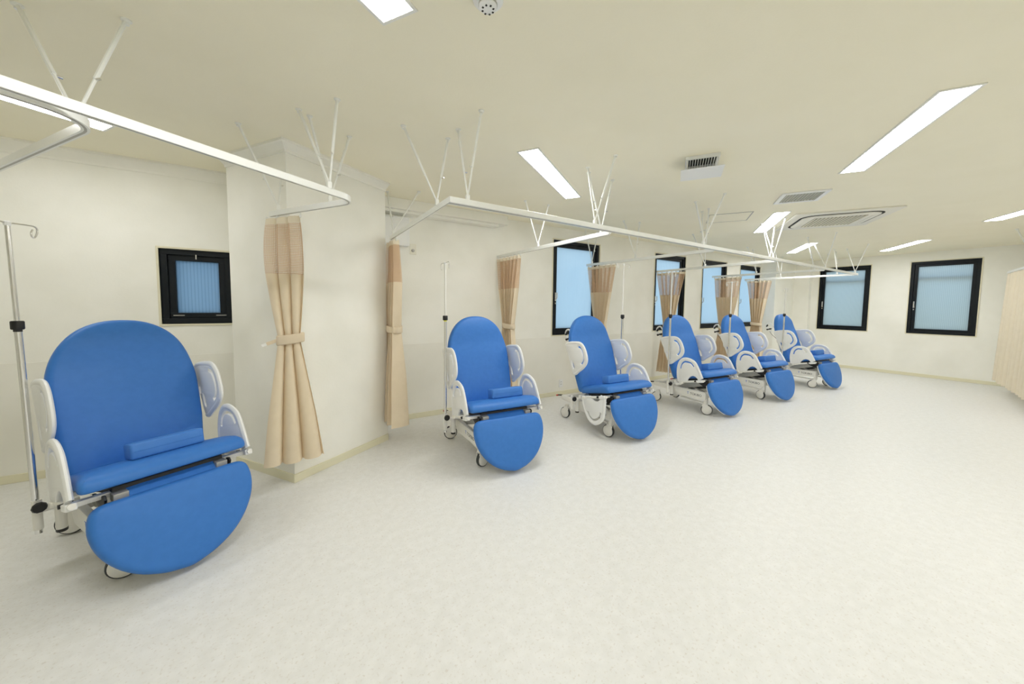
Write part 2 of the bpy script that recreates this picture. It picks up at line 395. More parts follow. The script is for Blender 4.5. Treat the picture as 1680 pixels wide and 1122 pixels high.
# ------------------------------------------------------------------ ceiling fittings
def ceil_light(x, y, label, L=1.19, Wd=.142):
    o = empty('ceiling_light', (x, y, ZC), GA)
    f = .014; t = .006
    fr = MB()
    for a, b in (((-L/2-f, -Wd/2-f, -t), (L/2+f, -Wd/2, 0)), ((-L/2-f, Wd/2, -t), (L/2+f, Wd/2+f, 0)), ((-L/2-f, -Wd/2, -t), (-L/2, Wd/2, 0)), ((L/2, -Wd/2, -t), (L/2+f, Wd/2, 0))): fr.box(a, b)
    fr.build('lamp_frame', M_lfr, o, bevel=.0015)
    MB().box((-L/2, -Wd/2, -.004), (L/2, Wd/2, -.0005)).build('diffuser', M_diff2 if x < -1 else M_diff, o)
    tag(o, label, 'ceiling light', 'long recessed ceiling lights'); return o
for x, y, lb in ((1.95, 2.46, 'lit recessed ceiling strip above the space between the second and third chairs'),
                 (3.33, .706, 'longest-looking lit ceiling strip, upper right beyond the square vent'),
                 (5.29, 2.20, 'lit ceiling strip directly left of the round-cornered air conditioner panel'),
                 (7.95, 2.78, 'small distant lit ceiling strip above the rail hangers near the far corner'),
                 (9.00, 1.69, 'distant lit ceiling strip in front of the far wall between its two windows'),
                 (6.79, .31, 'lit ceiling strip cut by the right picture edge above the cream curtain'),
                 (-.124, 1.11, 'lit ceiling strip cut by the top picture edge left of the smoke detector'),
                 (-1.45, 3.00, 'lit ceiling strip at the left seen behind the nearest curtain rails'),
                 (1.24, -.62, 'lit ceiling strip out of view beside the camera'),
                 (4.75, -1.07, 'lit ceiling strip out of view to the right of the camera'),
                 (2.68, -2.43, 'lit ceiling strip out of view at the right rear, inner row'),
                 (.61, -3.79, 'lit ceiling strip out of view at the right rear, outer row'),
                 (6.2, -3.1, 'lit ceiling strip out of view along the right wall, middle')):
    ceil_light(x, y, lb)
# square air vent with a baffle plate hung under it
o = empty('ceiling_vent', (2.630, 1.563, ZC), GA); tag(o, 'white square ceiling vent with dark slats and a baffle plate hung below', 'air vent')
mb = MB(); S = .112
for a, b in (((-S, -S, -.022), (S, -S+.022, 0)), ((-S, S-.022, -.022), (S, S, 0)), ((-S, -S+.022, -.022), (-S+.022, S-.022, 0)), ((S-.022, -S+.022, -.022), (S, S-.022, 0))): mb.box(a, b)
mb.build('vent_frame', M_white, o, bevel=.002)
MB().box((-S+.022, -S+.022, -.004), (S-.022, S-.022, -.001)).build('dark_duct', M_dark, o)
for i in range(10):
    y = -S+.034+i*(2*S-.068)/9
    MB().box((-S+.022, y-.0022, -.020), (S-.022, y+.0022, -.006)).build('slat', M_white, o)
MB().box((-.125, -.14, -.098), (.125, .14, -.094)).build('baffle_plate', M_white, o, bevel=.001)
for sx in (-1, 1):
    for sy in (-1, 1): MB().tube([(sx*.09, sy*.10, -.022), (sx*.09, sy*.10, -.095)], .003, 6).build('baffle_post', M_white, o)
# exhaust grille
o = empty('exhaust_grille', (4.27, 1.52, ZC), GA); tag(o, 'white square exhaust grille with a grey centre, nearer than the air conditioner', 'exhaust grille')
mb = MB(); S = .185; T = .038
for a, b in (((-S, -S, -.014), (S, -S+T, 0)), ((-S, S-T, -.014), (S, S, 0)), ((-S, -S+T, -.014), (-S+T, S-T, 0)), ((S-T, -S+T, -.014), (S, S-T, 0))): mb.box(a, b)
mb.build('grille_frame', M_white, o, bevel=.003)
MB().box((-S+T, -S+T, -.006), (S-T, S-T, -.001)).build('filter_panel', mat('grey_filter', (.42, .42, .37), .8), o)
for i in range(12):
    y = -S+T+.012+i*(2*S-2*T-.024)/11
    MB().box((-S+T, y-.003, -.011), (S-T, y+.003, -.006)).build('slat', mat('grille_slat', (.58, .57, .50), .6), o)
# access hatch
o = empty('access_hatch', (4.56, 2.345, ZC), GA); tag(o, 'flat square ceiling access hatch with a thin metal edge', 'access hatch')
mb = MB(); S = .225; T = .010
for a, b in (((-S, -S, -.004), (S, -S+T, 0)), ((-S, S-T, -.004), (S, S, 0)), ((-S, -S+T, -.004), (-S+T, S-T, 0)), ((S-T, -S+T, -.004), (S, S-T, 0))): mb.box(a, b)
mb.build('hatch_edge', M_lgrey, o)
MB().box((-S+T+.003, -S+T+.003, -.003), (S-T-.003, S-T-.003, -.0005)).build('hatch_lid', M_ceil, o)
# ceiling cassette air conditioner
o = empty('ceiling_air_conditioner', (5.66, 1.68, ZC), GA); tag(o, 'large square ceiling air conditioner panel with rounded black air slots', 'air conditioner')
M_ac = mat('ac_cream_plastic', (.80, .78, .70), .4)
def rrect(s, r, n=6):
    out = []
    for cx, cy, a0 in ((s-r, s-r, 0), (-s+r, s-r, 90), (-s+r, -s+r, 180), (s-r, -s+r, 270)):
        for k in range(n+1): t = R(a0+90*k/n); out.append((cx+r*math.cos(t), cy+r*math.sin(t)))
    return out
fl = lambda z0: (lambda a, b, c: Vector((a, b, z0+c)))
link('panel', plate_mesh('panel', [rrect(.475, .03)], .016, .004, M_ac, fl(-.008)), o)
link('air_slot', plate_mesh('air_slot', [rrect(.382, .15), rrect(.36, .14)], .004, .0005, M_dark, fl(-.0172)), o)
link('inner_panel', plate_mesh('inner_panel', [rrect(.358, .14)], .012, .004, M_ac, fl(-.021)), o)
for k in range(4):
    c, s = math.cos(R(90*k)), math.sin(R(90*k)); mb = MB()
    mb.box((-.20, .300, -.030), (.20, .352, -.026)); mb.v = [(x*c-y*s, x*s+y*c, z) for x, y, z in mb.v]
    mb.build('louver', M_ac, o, bevel=.002)
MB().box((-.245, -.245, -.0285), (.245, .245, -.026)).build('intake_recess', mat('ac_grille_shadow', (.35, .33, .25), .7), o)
for i in range(14):
    y = -.235+i*.47/13; MB().box((-.245, y-.009, -.034), (.245, y+.009, -.028)).build('slat', mat('ac_slat', (.74, .70, .58), .5), o)
# smoke detector
o = empty('smoke_detector', (.625, 1.185, ZC)); tag(o, 'round white smoke detector at the top edge of the picture', 'smoke detector')
MB().lathe([(.055, 0), (.055, -.010), (.050, -.016), (.034, -.019), (.032, -.034), (.022, -.042), (.001, -.043)], n=32).build('housing', M_white, o, True)
MB().lathe([(.0335, -.022), (.0335, -.030)], n=24).build('sensor_ring', M_lgrey, o, True)
for k in range(8):
    t = R(45*k); MB().box((.020*math.cos(t)-.003, .020*math.sin(t)-.003, -.0435), (.020*math.cos(t)+.003, .020*math.sin(t)+.003, -.041)).build('sensor_hole', M_dark, o)

# ------------------------------------------------------------------ wall fittings
o = empty('wall_cabinet_box', (.955, WY, 1.92)); tag(o, 'white wall box half hidden behind the pillar', 'wall box')
MB().box((-.15, -.09, 0), (.15, 0, .30)).build('box_body', M_white, o, bevel=.004)
MB().box((-.135, -.094, .015), (.135, -.09, .285)).build('box_cover', M_white, o, bevel=.002)
o = empty('wall_switch', (1.167, WY, 1.845)); tag(o, 'cream wall plate with a round knob beside the white box', 'wall switch')
MB().box((-.036, -.008, 0), (.036, 0, .116)).build('switch_plate', mat('ivory_plate', (.80, .78, .68), .4), o, bevel=.003)
MB().lathe([(.016, 0), (.016, .014), (.012, .018)], (-.004, -.008, .042), (0, -1, 0), 16).build('knob', M_lgrey, o, True)
o = empty('wall_outlet', (3.31, WY-.006, .115)); tag(o, 'white wall socket low beside the third chair', 'wall socket')
MB().box((-.036, -.008, 0), (.036, 0, .116)).build('socket_plate', M_white, o, bevel=.003)
for dz in (.038, .072):
    for dx in (-.007, .007): MB().box((dx-.002, -.0088, dz), (dx+.002, -.0079, dz+.012)).build('socket_slot', M_dark, o)

# ------------------------------------------------------------------ curtain rails
RZ = 1.905
def rail_track(parent, pts, closed=False):
    """aluminium track, 22 mm wide and 34 mm tall, dark runner groove underneath; pts in plan"""
    def sweep(prof, name, m):
        vs = []; k = len(prof); n = len(pts)
        for i, p in enumerate(pts):
            a = Vector(pts[max(0, i-1)]); b = Vector(pts[min(n-1, i+1)]); d = (b-a).normalized(); sd = Vector((-d.y, d.x))
            # mitre
            if 0 < i < n-1:
                d1 = (Vector(p)-a).normalized(); sc = 1/max(.4, abs(Vector((-d1.y, d1.x)).dot(sd)))
            else: sc = 1
            for u, z in prof: vs.append((p[0]+sd.x*u*sc, p[1]+sd.y*u*sc, RZ+z))
        fs = []
        for i in range(n-1):
            for j in range(k): fs.append((i*k+j, i*k+(j+1) % k, (i+1)*k+(j+1) % k, (i+1)*k+j))
        fs += [tuple(range(k)), tuple((n-1)*k+j for j in range(k))[::-1]]
        return MB().add(vs, fs).build(name, m, parent, smooth=30)
    sweep([(-.011, -.017), (.011, -.017), (.011, .014), (.008, .017), (-.008, .017), (-.011, .014)], 'track', M_rail)
    sweep([(-.0035, -.0178), (.0035, -.0178), (.0035, -.0165), (-.0035, -.0165)], 'runner_groove', M_lgrey)
def hanger(parent, ax, ay, bx, by, px, py, stem=0.0):
    zt = RZ+.017
    h = MB(); ap = Vector((px, py, zt+.020))
    for x, y in ((ax, ay), (bx, by)):
        t = Vector((x, y, ZC)); d = (t-ap); mid = ap+d*.36
        h.tube([ap, mid], .0055, 8); h.tube([mid, t-d.normalized()*.012], .0075, 8)
    h.box((px-.010, py-.010, zt-.002), (px+.010, py+.010, zt+.032))
    ho = h.build('hanger', M_rail, parent, smooth=True)
    for x, y in ((ax, ay), (bx, by)):
        t = Vector((x, y, ZC)); d = (t-ap); mid = ap+d*.36; sd = d.cross(Vector((0, 0, 1))).normalized()
        MB().lathe([(.017, 0), (.017, -.004), (.009, -.010), (.009, -.018)], (x, y, ZC), n=14).build('ceiling_plate', M_rail, ho, True)
        MB().tube([mid-sd*.004, mid+sd*.020], .0045, 8).build('clamp_screw', M_chrome, ho, True)
def arc(c, r, a0, a1, n=8): return [(c[0]+r*math.cos(R(a0+(a1-a0)*k/n)), c[1]+r*math.sin(R(a0+(a1-a0)*k/n))) for k in range(n+1)]
def fillet(a, b, c, r, n=8):
    """plan polyline a-b-c with its corner rounded"""
    a, b, c = Vector(a), Vector(b), Vector(c); u = (a-b).normalized(); v = (c-b).normalized(); ang = u.angle(v); t = r/math.tan(ang/2)
    p, q = b+u*t, b+v*t; m = b+(u+v).normalized()*(r/math.sin(ang/2)); out = []
    a0 = math.atan2(p.y-m.y, p.x-m.x); a1 = math.atan2(q.y-m.y, q.x-m.x); da = (a1-a0+math.pi) % (2*math.pi)-math.pi
    for k in range(n+1): t_ = a0+da*k/n; out.append((m.x+r*math.cos(t_), m.y+r*math.sin(t_)))
    return [tuple(a)]+out+[tuple(c)]
G1 = (math.cos(GA), math.sin(GA)); G2 = (-math.sin(GA), math.cos(GA))
o = empty('curtain_rail', (0, 0, 0)); tag(o, 'white curtain rail with rounded corner passing over the nearest chair to the pillar', 'curtain rail', 'ceiling-hung curtain rails')
rail_track(o, fillet((-.67-.9*G1[0], 1.631-.9*G1[1]), (.345, 2.294), (-.10, 2.985), .10))
hanger(o, -.243, 2.798, -.014, 3.09, -.050, 2.905); hanger(o, .068, 2.409, .241, 2.18, .198, 2.195); hanger(o, .124, 2.458, .357, 2.608, .225, 2.482)
o = empty('curtain_rail', (0, 0, 0)); tag(o, 'white curtain rail at the left edge, rounded corner running back to the wall', 'curtain rail', 'ceiling-hung curtain rails')
cR = (-.527, 1.784)
rail_track(o, fillet((cR[0]-.95*G1[0], cR[1]-.95*G1[1]), cR, (-1.99, 3.94), .13))
hanger(o, -.83, 2.154, -.515, 2.038, -.620, 1.905); hanger(o, -1.25, 2.95, -1.55, 2.75, -1.30, 2.915)
def main_y(x): return 1.981+(x-.797)*(2.125-1.981)/(8.50-.797)
o = empty('curtain_rail', (0, 0, 0)); tag(o, 'long straight white curtain rail running past chairs two to six', 'curtain rail', 'ceiling-hung curtain rails')
rail_track(o, [(.80, 3.40), (.797, 1.981), (8.50, 2.125), (8.475, 3.945)])
for hh in ((.83, 3.648, 1.089, 3.474, .80, 3.30), (.617, 2.27, .91, 2.278, .797, 2.18), (.918, 2.127, .941, 1.857, .917, main_y(.917)), (2.018, 2.126, 2.029, 1.854, 1.985, main_y(1.985)),
           (4.03, 2.365, 3.564, 1.877, 3.50, main_y(3.5)), (5.213, 2.247, 5.119, 1.962, 5.10, main_y(5.1)), (7.576, 2.469, 6.68, 1.925, 6.90, main_y(6.9)), (8.66, 2.33, 8.288, 1.961, 8.36, main_y(8.36)),
           (8.569, 2.483, 8.95, 2.565, 8.494, 2.40), (7.963, 3.199, 8.942, 3.44, 8.483, 3.28)): hanger(o, *hh)
cross = ((2.25, 2.10, 2.238, ((2.106, 2.207, 2.397, 2.217, 2.249, 2.19), (2.114, 3.146, 2.411, 3.135, 2.243, 3.09)), 'second and third chairs'),
         (3.83, 2.11, 3.77, ((3.593, 2.185, 3.967, 2.253, 3.826, 2.19), (3.647, 3.165, 3.886, 3.11, 3.79, 3.08), (3.687, 3.90, 3.894, 3.86, 3.772, 3.84)), 'third and fourth chairs'),
         (5.32, 2.13, 5.42, ((5.202, 2.255, 5.551, 2.247, 5.325, 2.19), (5.158, 3.153, 5.0, 2.86, 5.37, 3.07)), 'fourth and fifth chairs'),
         (7.16, 2.19, 7.18, ((6.791, 2.294, 7.6, 2.55, 7.162, 2.31), (7.014, 3.25, 7.45, 3.35, 7.172, 3.15)), 'fifth and sixth chairs'))
for x0, y0, x1, hs, lb in cross:
    o = empty('curtain_rail', (0, 0, 0)); tag(o, 'short white cross rail between the %s, running to the window wall' % lb, 'curtain rail', 'ceiling-hung curtain rails')
    rail_track(o, [(x0, y0), (x1, WY-.005)])
    for hh in hs: hanger(o, *hh)
    MB().lathe([(.013, 0), (.013, .010), (.008, .014)], (x0, y0, RZ), (0, -1, 0), 12).build('end_cap', M_rail, o, True)
o = empty('curtain_rail', (0, 0, 0)); tag(o, 'white curtain rail over the cream curtain at the right edge', 'curtain rail', 'ceiling-hung curtain rails')
rail_track(o, [(9.75, .650), (6.2, -.10)])
hanger(o, 8.3, .52, 8.45, .20, 8.35, .354); hanger(o, 7.2, .28, 7.35, -.05, 7.25, .122)

# ------------------------------------------------------------------ curtains
def lerp_tab(tab, z):
    for (z0, v0), (z1, v1) in zip(tab, tab[1:]):
        if z0 >= z >= z1:
            t = (z0-z)/(z0-z1); return v0+(v1-v0)*t
    return tab[-1][1] if z < tab[-1][0] else tab[0][1]
def curtain(label, P, D, folds, Wt, At, St, zs=(1.872, 1.835, 1.492, .18), tie=(1.02, 1.085), cloth=None, phase=0., twist=None, seed=1, flat=0.0):
    """P: plan point where the bunch hangs, D: unit plan direction of the rail; Wt/At/St: width, fold depth, sideways shift by height"""
    rnd = random.Random(seed); cloth = cloth or M_cloth
    o = empty('tied_curtain' if tie else 'hanging_curtain', (P[0], P[1], 0)); tag(o, label, 'curtain', 'bedside curtains on ceiling rails')
    D = Vector(D).normalized(); N = Vector((-D.y, D.x)); nc = folds*12
    def axes(z):
        if not twist: return D, N
        a = R(lerp_tab(twist, z)); return Vector((math.cos(a), math.sin(a))), Vector((-math.sin(a), math.cos(a)))
    jit = [rnd.uniform(-.5, .5) for _ in range(folds*2+2)]
    def pos(t, z):
        W_, A_, S_ = lerp_tab(Wt, z), lerp_tab(At, z), lerp_tab(St, z)
        ph = 2*math.pi*(folds*t)+phase+(.5*math.sin(3*z+seed))*t
        k = t*folds*2; i = int(k); am = 1+.35*(jit[i]*(1-(k-i))+jit[i+1]*(k-i))
        s = math.sin(ph); s = math.copysign(abs(s)**(1-.45*flat), s)
        a = (t-.5)*W_+S_+.18*W_/folds*math.cos(ph)
        edge = 1.0
        b = A_*am*s*edge
        D_, N_ = axes(z); return Vector((D_.x*a+N_.x*b, D_.y*a+N_.y*b, z))
    def sheet(name, za, zb, rows, m, uv=False, hem=None):
        vs = []; fs = []
        for r in range(rows+1):
            z = za+(zb-za)*r/rows
            for c in range(nc+1):
                p = pos(c/nc, z)
                if hem and r == rows: p.z += hem*math.sin(5.1*c/nc+seed)
                vs.append(p)
        for r in range(rows):
            for c in range(nc): fs.append((r*(nc+1)+c, r*(nc+1)+c+1, (r+1)*(nc+1)+c+1, (r+1)*(nc+1)+c))
        me = bpy.data.meshes.new(name); me.from_pydata(vs, [], fs); me.materials.append(m)
        for p in me.polygons: p.use_smooth = True
        if uv:
            ul = me.uv_layers.new(name='UVMap'); L = [0.]
            for c in range(nc): L.append(L[-1]+(pos((c+1)/nc, za)-pos(c/nc, za)).length)
            for lp in me.loops:
                v = lp.vertex_index; ul.data[lp.index].uv = (L[v % (nc+1)], vs[v].z)
        ob = link(name, me, o)
        return ob
    if tie:
        sheet('heading_tape', zs[0], zs[1], 2, M_tape); sheet('net_panel', zs[1], zs[2], 14, M_net, True)
        sheet('cloth_panel', zs[2]+.004, zs[3], 44, cloth, hem=.004)
        zt = (tie[0]+tie[1])/2; W_, A_, S_ = lerp_tab(Wt, zt), lerp_tab(At, zt), lerp_tab(St, zt)
        mb = MB(); n = 28; vs = []; fs = []; D_, N_ = axes(zt)
        for j, z in enumerate((tie[0], tie[0]+.008, tie[1]-.008, tie[1])):
            g = 1.0 if j in (1, 2) else .96
            for k in range(n):
                t = 2*math.pi*k/n; a = (W_*.56+.012)*g*math.cos(t)+S_; b = (A_*1.25+.014)*g*math.sin(t)
                vs.append((D_.x*a+N_.x*b, D_.y*a+N_.y*b, z+.010*math.cos(t)))
        for j in range(3):
            for k in range(n): fs.append((j*n+k, j*n+(k+1) % n, (j+1)*n+(k+1) % n, (j+1)*n+k))
        tb = mb.add(vs, fs).build('tie_band', cloth, o, smooth=60)
        md = tb.modifiers.new('thickness', 'SOLIDIFY'); md.thickness = .003
    else:
        sheet('heading_tape', zs[0], zs[1], 2, cloth); sheet('cloth_panel', zs[1], zs[3], 40, cloth, hem=.004)
    for k in range(folds+1):
        p = pos(min(1, k/folds), zs[0]); q = D*(D.dot(Vector((p.x, p.y))))
        MB().box((q.x-.006, q.y-.006, zs[0]-.012), (q.x+.006, q.y+.006, RZ-.017)).build('runner', M_rail, o)
    return o
d1 = Vector((.30, -.42)).normalized()
c = curtain('beige tied curtain with net top hanging at the front corner of the pillar', (-.016, 2.866), d1, 3,
        [(1.88, .33), (1.5, .235), (1.053, .128), (.8, .20), (.5, .29), (.15, .375)], [(1.88, .014), (1.5, .024), (1.053, .020), (.6, .032), (.15, .040)], [(1.88, 0), (1.05, .012), (.15, .040)],
        zs=(1.872, 1.83, 1.49, .19), phase=3.4, twist=[(1.88, -54.5), (1.5, -20), (1.1, 0), (.1, 4)], seed=3, flat=.8)
dv = Vector((-1, 0, 0)); MB().bar(dv*.062+Vector((0, 0, 1.045)), dv*.125+Vector((0, 0, 1.022)), .012, .022).build('tie_end', M_cloth, c)
MB().bar(dv*.125+Vector((0, 0, 1.022)), dv*.152+Vector((0, 0, 1.012)), .010, .018).build('tie_tag', M_tag, c)
curtain('beige tied net-topped curtain at the rear edge of the pillar beside the wall plate', (.815, 3.40), (0, 1), 4,
        [(1.88, .22), (1.5, .30), (1.053, .17), (.7, .30), (.12, .42)], [(1.88, .03), (1.5, .045), (1.053, .045), (.6, .075), (.12, .09)], [(1.88, -.02), (1.05, -.03), (.15, .0)],
        zs=(1.872, 1.83, 1.49, .19), tie=(1.04, 1.10), phase=2.2, seed=5, flat=.6)
spec = ((2.236, 3.66, .50, .38, .20, .40, 'beige tied curtain behind the second chair, top wider than its waist', 11, 1.05),
        (3.775, 3.65, .52, .36, .18, .40, 'beige tied curtain in front of the large window behind the third chair', 12, 1.0),
        (5.405, 3.67, .52, .34, .16, .36, 'beige tied curtain beside the left guard of the fourth chair, hanging full length', 13, .965),
        (7.175, 3.66, .50, .40, .20, .36, 'beige tied curtain directly behind the fifth chair with its pole', 14, .90),
        (8.480, 3.68, .48, .34, .18, .34, 'beige tied curtain furthest away, left of the sixth chair', 15, .95))
for x, y, w0, w1, w2, w3, lb, sd, zt in spec:
    curtain(lb, (x, y), (0, 1), 6, [(1.88, w0), (1.5, w1), (zt, w2), (.6, w3*.8), (.15, w3)], [(1.88, .032), (1.5, .040), (zt, .034), (.6, .045), (.15, .055)], [(1.88, 0), (zt, .0), (.15, .01)],
            tie=(zt-.03, zt+.03), phase=sd*.7, seed=sd, flat=.2)
dr = Vector((-3.55, -.75)).normalized()
curtain('cream untied pleated curtain at the right edge of the picture', (8.35, .355), dr, 14, [(1.88, 2.7), (.1, 2.7)], [(1.88, .035), (.1, .085)], [(1.88, 0), (.1, 0)], zs=(1.872, 1.84, 1.84, .18), tie=None, cloth=M_cloth2, seed=21, flat=.2)

# ------------------------------------------------------------------ chairs
CACHE = {}
def cached(key, fn):
    if key not in CACHE: CACHE[key] = fn()
    return CACHE[key]
SL = R(13.0); su = Vector((math.cos(SL), 0, math.sin(SL))); sn = Vector((-math.sin(SL), 0, math.cos(SL)))
BAR0 = Vector((-.235, 0, .362))
def bar_pt(s, t, y): return BAR0+su*s+sn*t+Vector((0, y, 0))
def to_bar(x, z):
    d = Vector((x, 0, z))-BAR0; return (d.dot(su), d.dot(sn))
def m_backrest():
    L = .852; n = 40; hw = .300; out = []
    for k in range(n+1):                                   # dome from right to left
        t = math.pi*k/n; cs, sn_ = math.cos(t), math.sin(t)
        out.append((hw*math.copysign(abs(cs)**.86, cs), .44+(L-.44)*sn_**.92))
    low = [(-.297, .33), (-.291, .22), (-.281, .11), (-.272, .03), (-.255, .008), (-.20, 0), (-.10, 0), (0, 0), (.10, 0), (.20, 0), (.255, .008), (.272, .03), (.281, .11), (.291, .22), (.297, .33)]
    o = Vector((-.315, 0, .385)); d = Vector((-.262, 0, .812)).normalized(); nrm = Vector((.812, 0, .262)).normalized()
    def hf(a, b): return .014*math.exp(-((b-.74)/.10)**2)-.006*math.exp(-((b-.60)/.09)**2)+.010*math.exp(-((b-.2)/.12)**2)
    return pad_mesh('backrest', out+low, o, (0, 1, 0), d, nrm, .072, .030, .010, M_blue, hf)
def m_back_shell():
    L = .80; o = Vector((-.315, 0, .385)); d = Vector((-.262, 0, .812)).normalized(); nrm = Vector((.812, 0, .262)).normalized(); out = []
    for k in range(31):
        t = math.pi*k/30; cs, s2 = math.cos(t), math.sin(t); out.append((.255*math.copysign(abs(cs)**.86, cs), .44+(L-.44)*s2))
    out += [(-.25, .25), (-.24, .06), (.24, .06), (.25, .25)]
    return pad_mesh('back_shell', out, o-nrm*.073, (0, 1, 0), d, nrm, .022, .006, 0, M_frame)
def m_seat():
    # plan outline in (u along slope, v lateral); front edge flares
    out = []
    half = [(-.012, .235), (0.0, .268), (.05, .285), (.16, .290), (.27, .296), (.36, .306), (.41, .312), (.437, .306), (.450, .285), (.456, .2), (.460, .1)]
    loop = [(u, v) for u, v in half]+[(.461, 0)]+[(u, -v) for u, v in reversed(half)]+[(-.012, -.12), (-.012, 0), (-.012, .12)]
    loop = smooth_loop(loop, 3)
    def hf(a, b): return .012*math.exp(-((a-.30)/.14)**2)-.030*max(0, (a-.36)/.10)**2
    return pad_mesh('seat', loop, Vector((-.335, 0, .366))+sn*.072, su, (0, 1, 0), sn, .068, .031, .008, M_blue, hf)
def leg_frame():
    d = Vector((.139, 0, -.382)).normalized(); nrm = Vector((.382, 0, .139)).normalized(); return Vector((.134, 0, .419)), d, nrm
def leg_outline(g=0.):
    L = .412
    half = [(0-g, .225), (.006-g, .268+g*.5), (.028, .293+g), (.07, .304+g), (.12, .305+g), (.18, .293+g), (.24, .267+g), (.30, .225+g), (.35, .17+g*.8), (.388, .10+g*.5), (L-.008+g*.7, .045), (L+g, 0)]
    loop = half+[(a, -v) for a, v in reversed(half[:-1])]+[(0-g, -.1), (0-g, 0), (0-g, .1)]
    return smooth_loop(loop, 3)
def m_leg():
    O, d, nrm = leg_frame()
    return pad_mesh('leg_rest', leg_outline(), O, d, (0, 1, 0), nrm, .056, .028, .012, M_blue)
def m_leg_shell():
    O, d, nrm = leg_frame(); return pad_mesh('leg_rest_shell', leg_outline(-.022), O-nrm*.053, d, (0, 1, 0), nrm, .022, .006, 0, M_white)
def m_flap():
    loop = [(a, b) for a, b in rrect(1, .2, 3)]
    pa, pb = Vector((.045, 0, .440)), Vector((.118, 0, .385)); d = (pb-pa); nrm = Vector((-d.z, 0, d.x)).normalized()
    return pad_mesh('knee_flap', [(a*d.length*.62, b*.195) for a, b in loop], (pa+pb)/2, d.normalized(), (0, 1, 0), nrm, .030, .008, .003, M_blue)
LOW_OUT = [(-.247, .368), (-.262, .45), (-.262, .53), (-.245, .60), (-.208, .645), (-.16, .661), (-.10, .655), (-.045, .630), (-.005, .575), (.030, .51), (.058, .452), (.052, .432)]
def guard_low(parent, side, flip=False):
    ol = [to_bar(x, z) for x, z in LOW_OUT]; sm = smooth_loop(ol[:-1], 4, False)
    notch = [to_bar(x, z) for x, z in ((.018, .422), (.006, .445), (-.022, .466), (-.055, .470), (-.088, .455), (-.115, .425), (-.13, .393))]
    sl = slot_loop([to_bar(x, z) for x, z in ((-.228, .530), (-.215, .585), (-.180, .622), (-.14, .627), (-.09, .618), (-.050, .580))], .020)
    f = -1 if flip else 1
    def body():
        return plate_mesh('lower_side_guard', [sm+notch, sl], .020, .004, M_white, lambda a, b, c: bar_pt(a, b*f+(.0 if not flip else .02), c))
    me = cached(('lowg', flip), body)
    y = side*.331
    g = link('lower_side_guard', me, parent, (0, y, 0))
    def rim():
        mb = MB(); mb.tube([bar_pt(a, b*f+(.0 if not flip else .02), 0) for a, b in sm], .013, 10, ry=.019); return mb.mesh('guard_rim', M_white, True)
    link('guard_rim', cached(('lowr', flip), rim), g)
    return g
UP_OUT = [(-.545, .862), (-.490, .892), (-.40, .905), (-.325, .907), (-.275, .882), (-.240, .835), (-.214, .765), (-.222, .715), (-.262, .668), (-.33, .618), (-.378, .582), (-.415, .585), (-.455, .66), (-.500, .765)]
def guard_up(parent, side):
    sm = smooth_loop(UP_OUT, 4)
    sl = slot_loop([(-.350, .873), (-.305, .860), (-.270, .815), (-.254, .760), (-.268, .715), (-.292, .692)], .021)
    hole = smooth_loop([(-.440, .715), (-.412, .690), (-.390, .635), (-.407, .628), (-.425, .655)], 3)
    g = link('upper_side_guard', cached('upg', lambda: plate_mesh('upper_side_guard', [sm, sl, hole], .020, .004, M_white, lambda a, b, c: Vector((a, c, b)))), parent, (0, side*.321, 0))
    def rim():
        arcp = sm[4:]+sm[:1]
        mb = MB(); mb.tube([(a, 0, b) for a, b in sm[0:int(len(sm)*.80)]], .012, 10, ry=.018); return mb.mesh('guard_rim', M_white, True)
    link('guard_rim', cached('upr', rim), g)
    link('guard_arm', cached('uparm', lambda: MB().bar((-.50, 0, .72), (-.46, 0, .73), .05, .05).mesh('guard_arm', M_frame, bevel=.004)), g, (0, -side*.03, 0))
def caster(parent, x, y, ang):
    c = empty('caster', (0, 0, 0)); COL.objects.unlink(c); bpy.data.objects.remove(c)
    tr = -.022
    def fork():
        mb = MB(); mb.lathe([(.022, .118), (.022, .150), (.018, .160)], n=16)
        for s in (-1, 1):
            pts = smooth_loop([(-.030, .060), (-.040, .100), (-.016, .132), (.022, .128), (.030, .105), (.004, .066)], 3); n = len(pts)
            vs = [(a, s*.022, b) for a, b in pts]+[(a, s*.017, b) for a, b in pts]
            mb.add(vs, [tuple(range(n)), tuple(range(2*n-1, n-1, -1))]+[(i, (i+1) % n, n+(i+1) % n, n+i) for i in range(n)])
        mb.box((-.034, -.02, .116), (.02, .02, .134)); return mb.mesh('caster', M_frame, True)
    f = link('caster', cached('fork', fork), parent, (x, y, 0), (0, 0, R(ang)))
    link('tyre', cached('tyre', lambda: MB().lathe([(.052, -.015), (.060, -.013), (.063, -.006), (.063, .006), (.060, .013), (.052, .015)], (tr, 0, .063), (0, 1, 0), 28).mesh('tyre', M_grey, True)), f)
    link('wheel_disc', cached('disc', lambda: MB().lathe([(.012, -.0235), (.049, -.021), (.055, -.0155), (.055, .0155), (.049, .021), (.012, .0235)], (tr, 0, .063), (0, 1, 0), 28).mesh('wheel_disc', M_frame, True)), f)
def m_beam():
    def f(a, b, c): return Vector((a, c, b))
    lp = [(-.70, .222), (-.42, .212), (-.375, .168), (.045, .186), (.060, .200), (.060, .268), (.045, .280), (-.36, .276), (-.42, .270), (-.70, .268)]
    return plate_mesh('base_beam', [lp], .034, .004, M_frame, f)
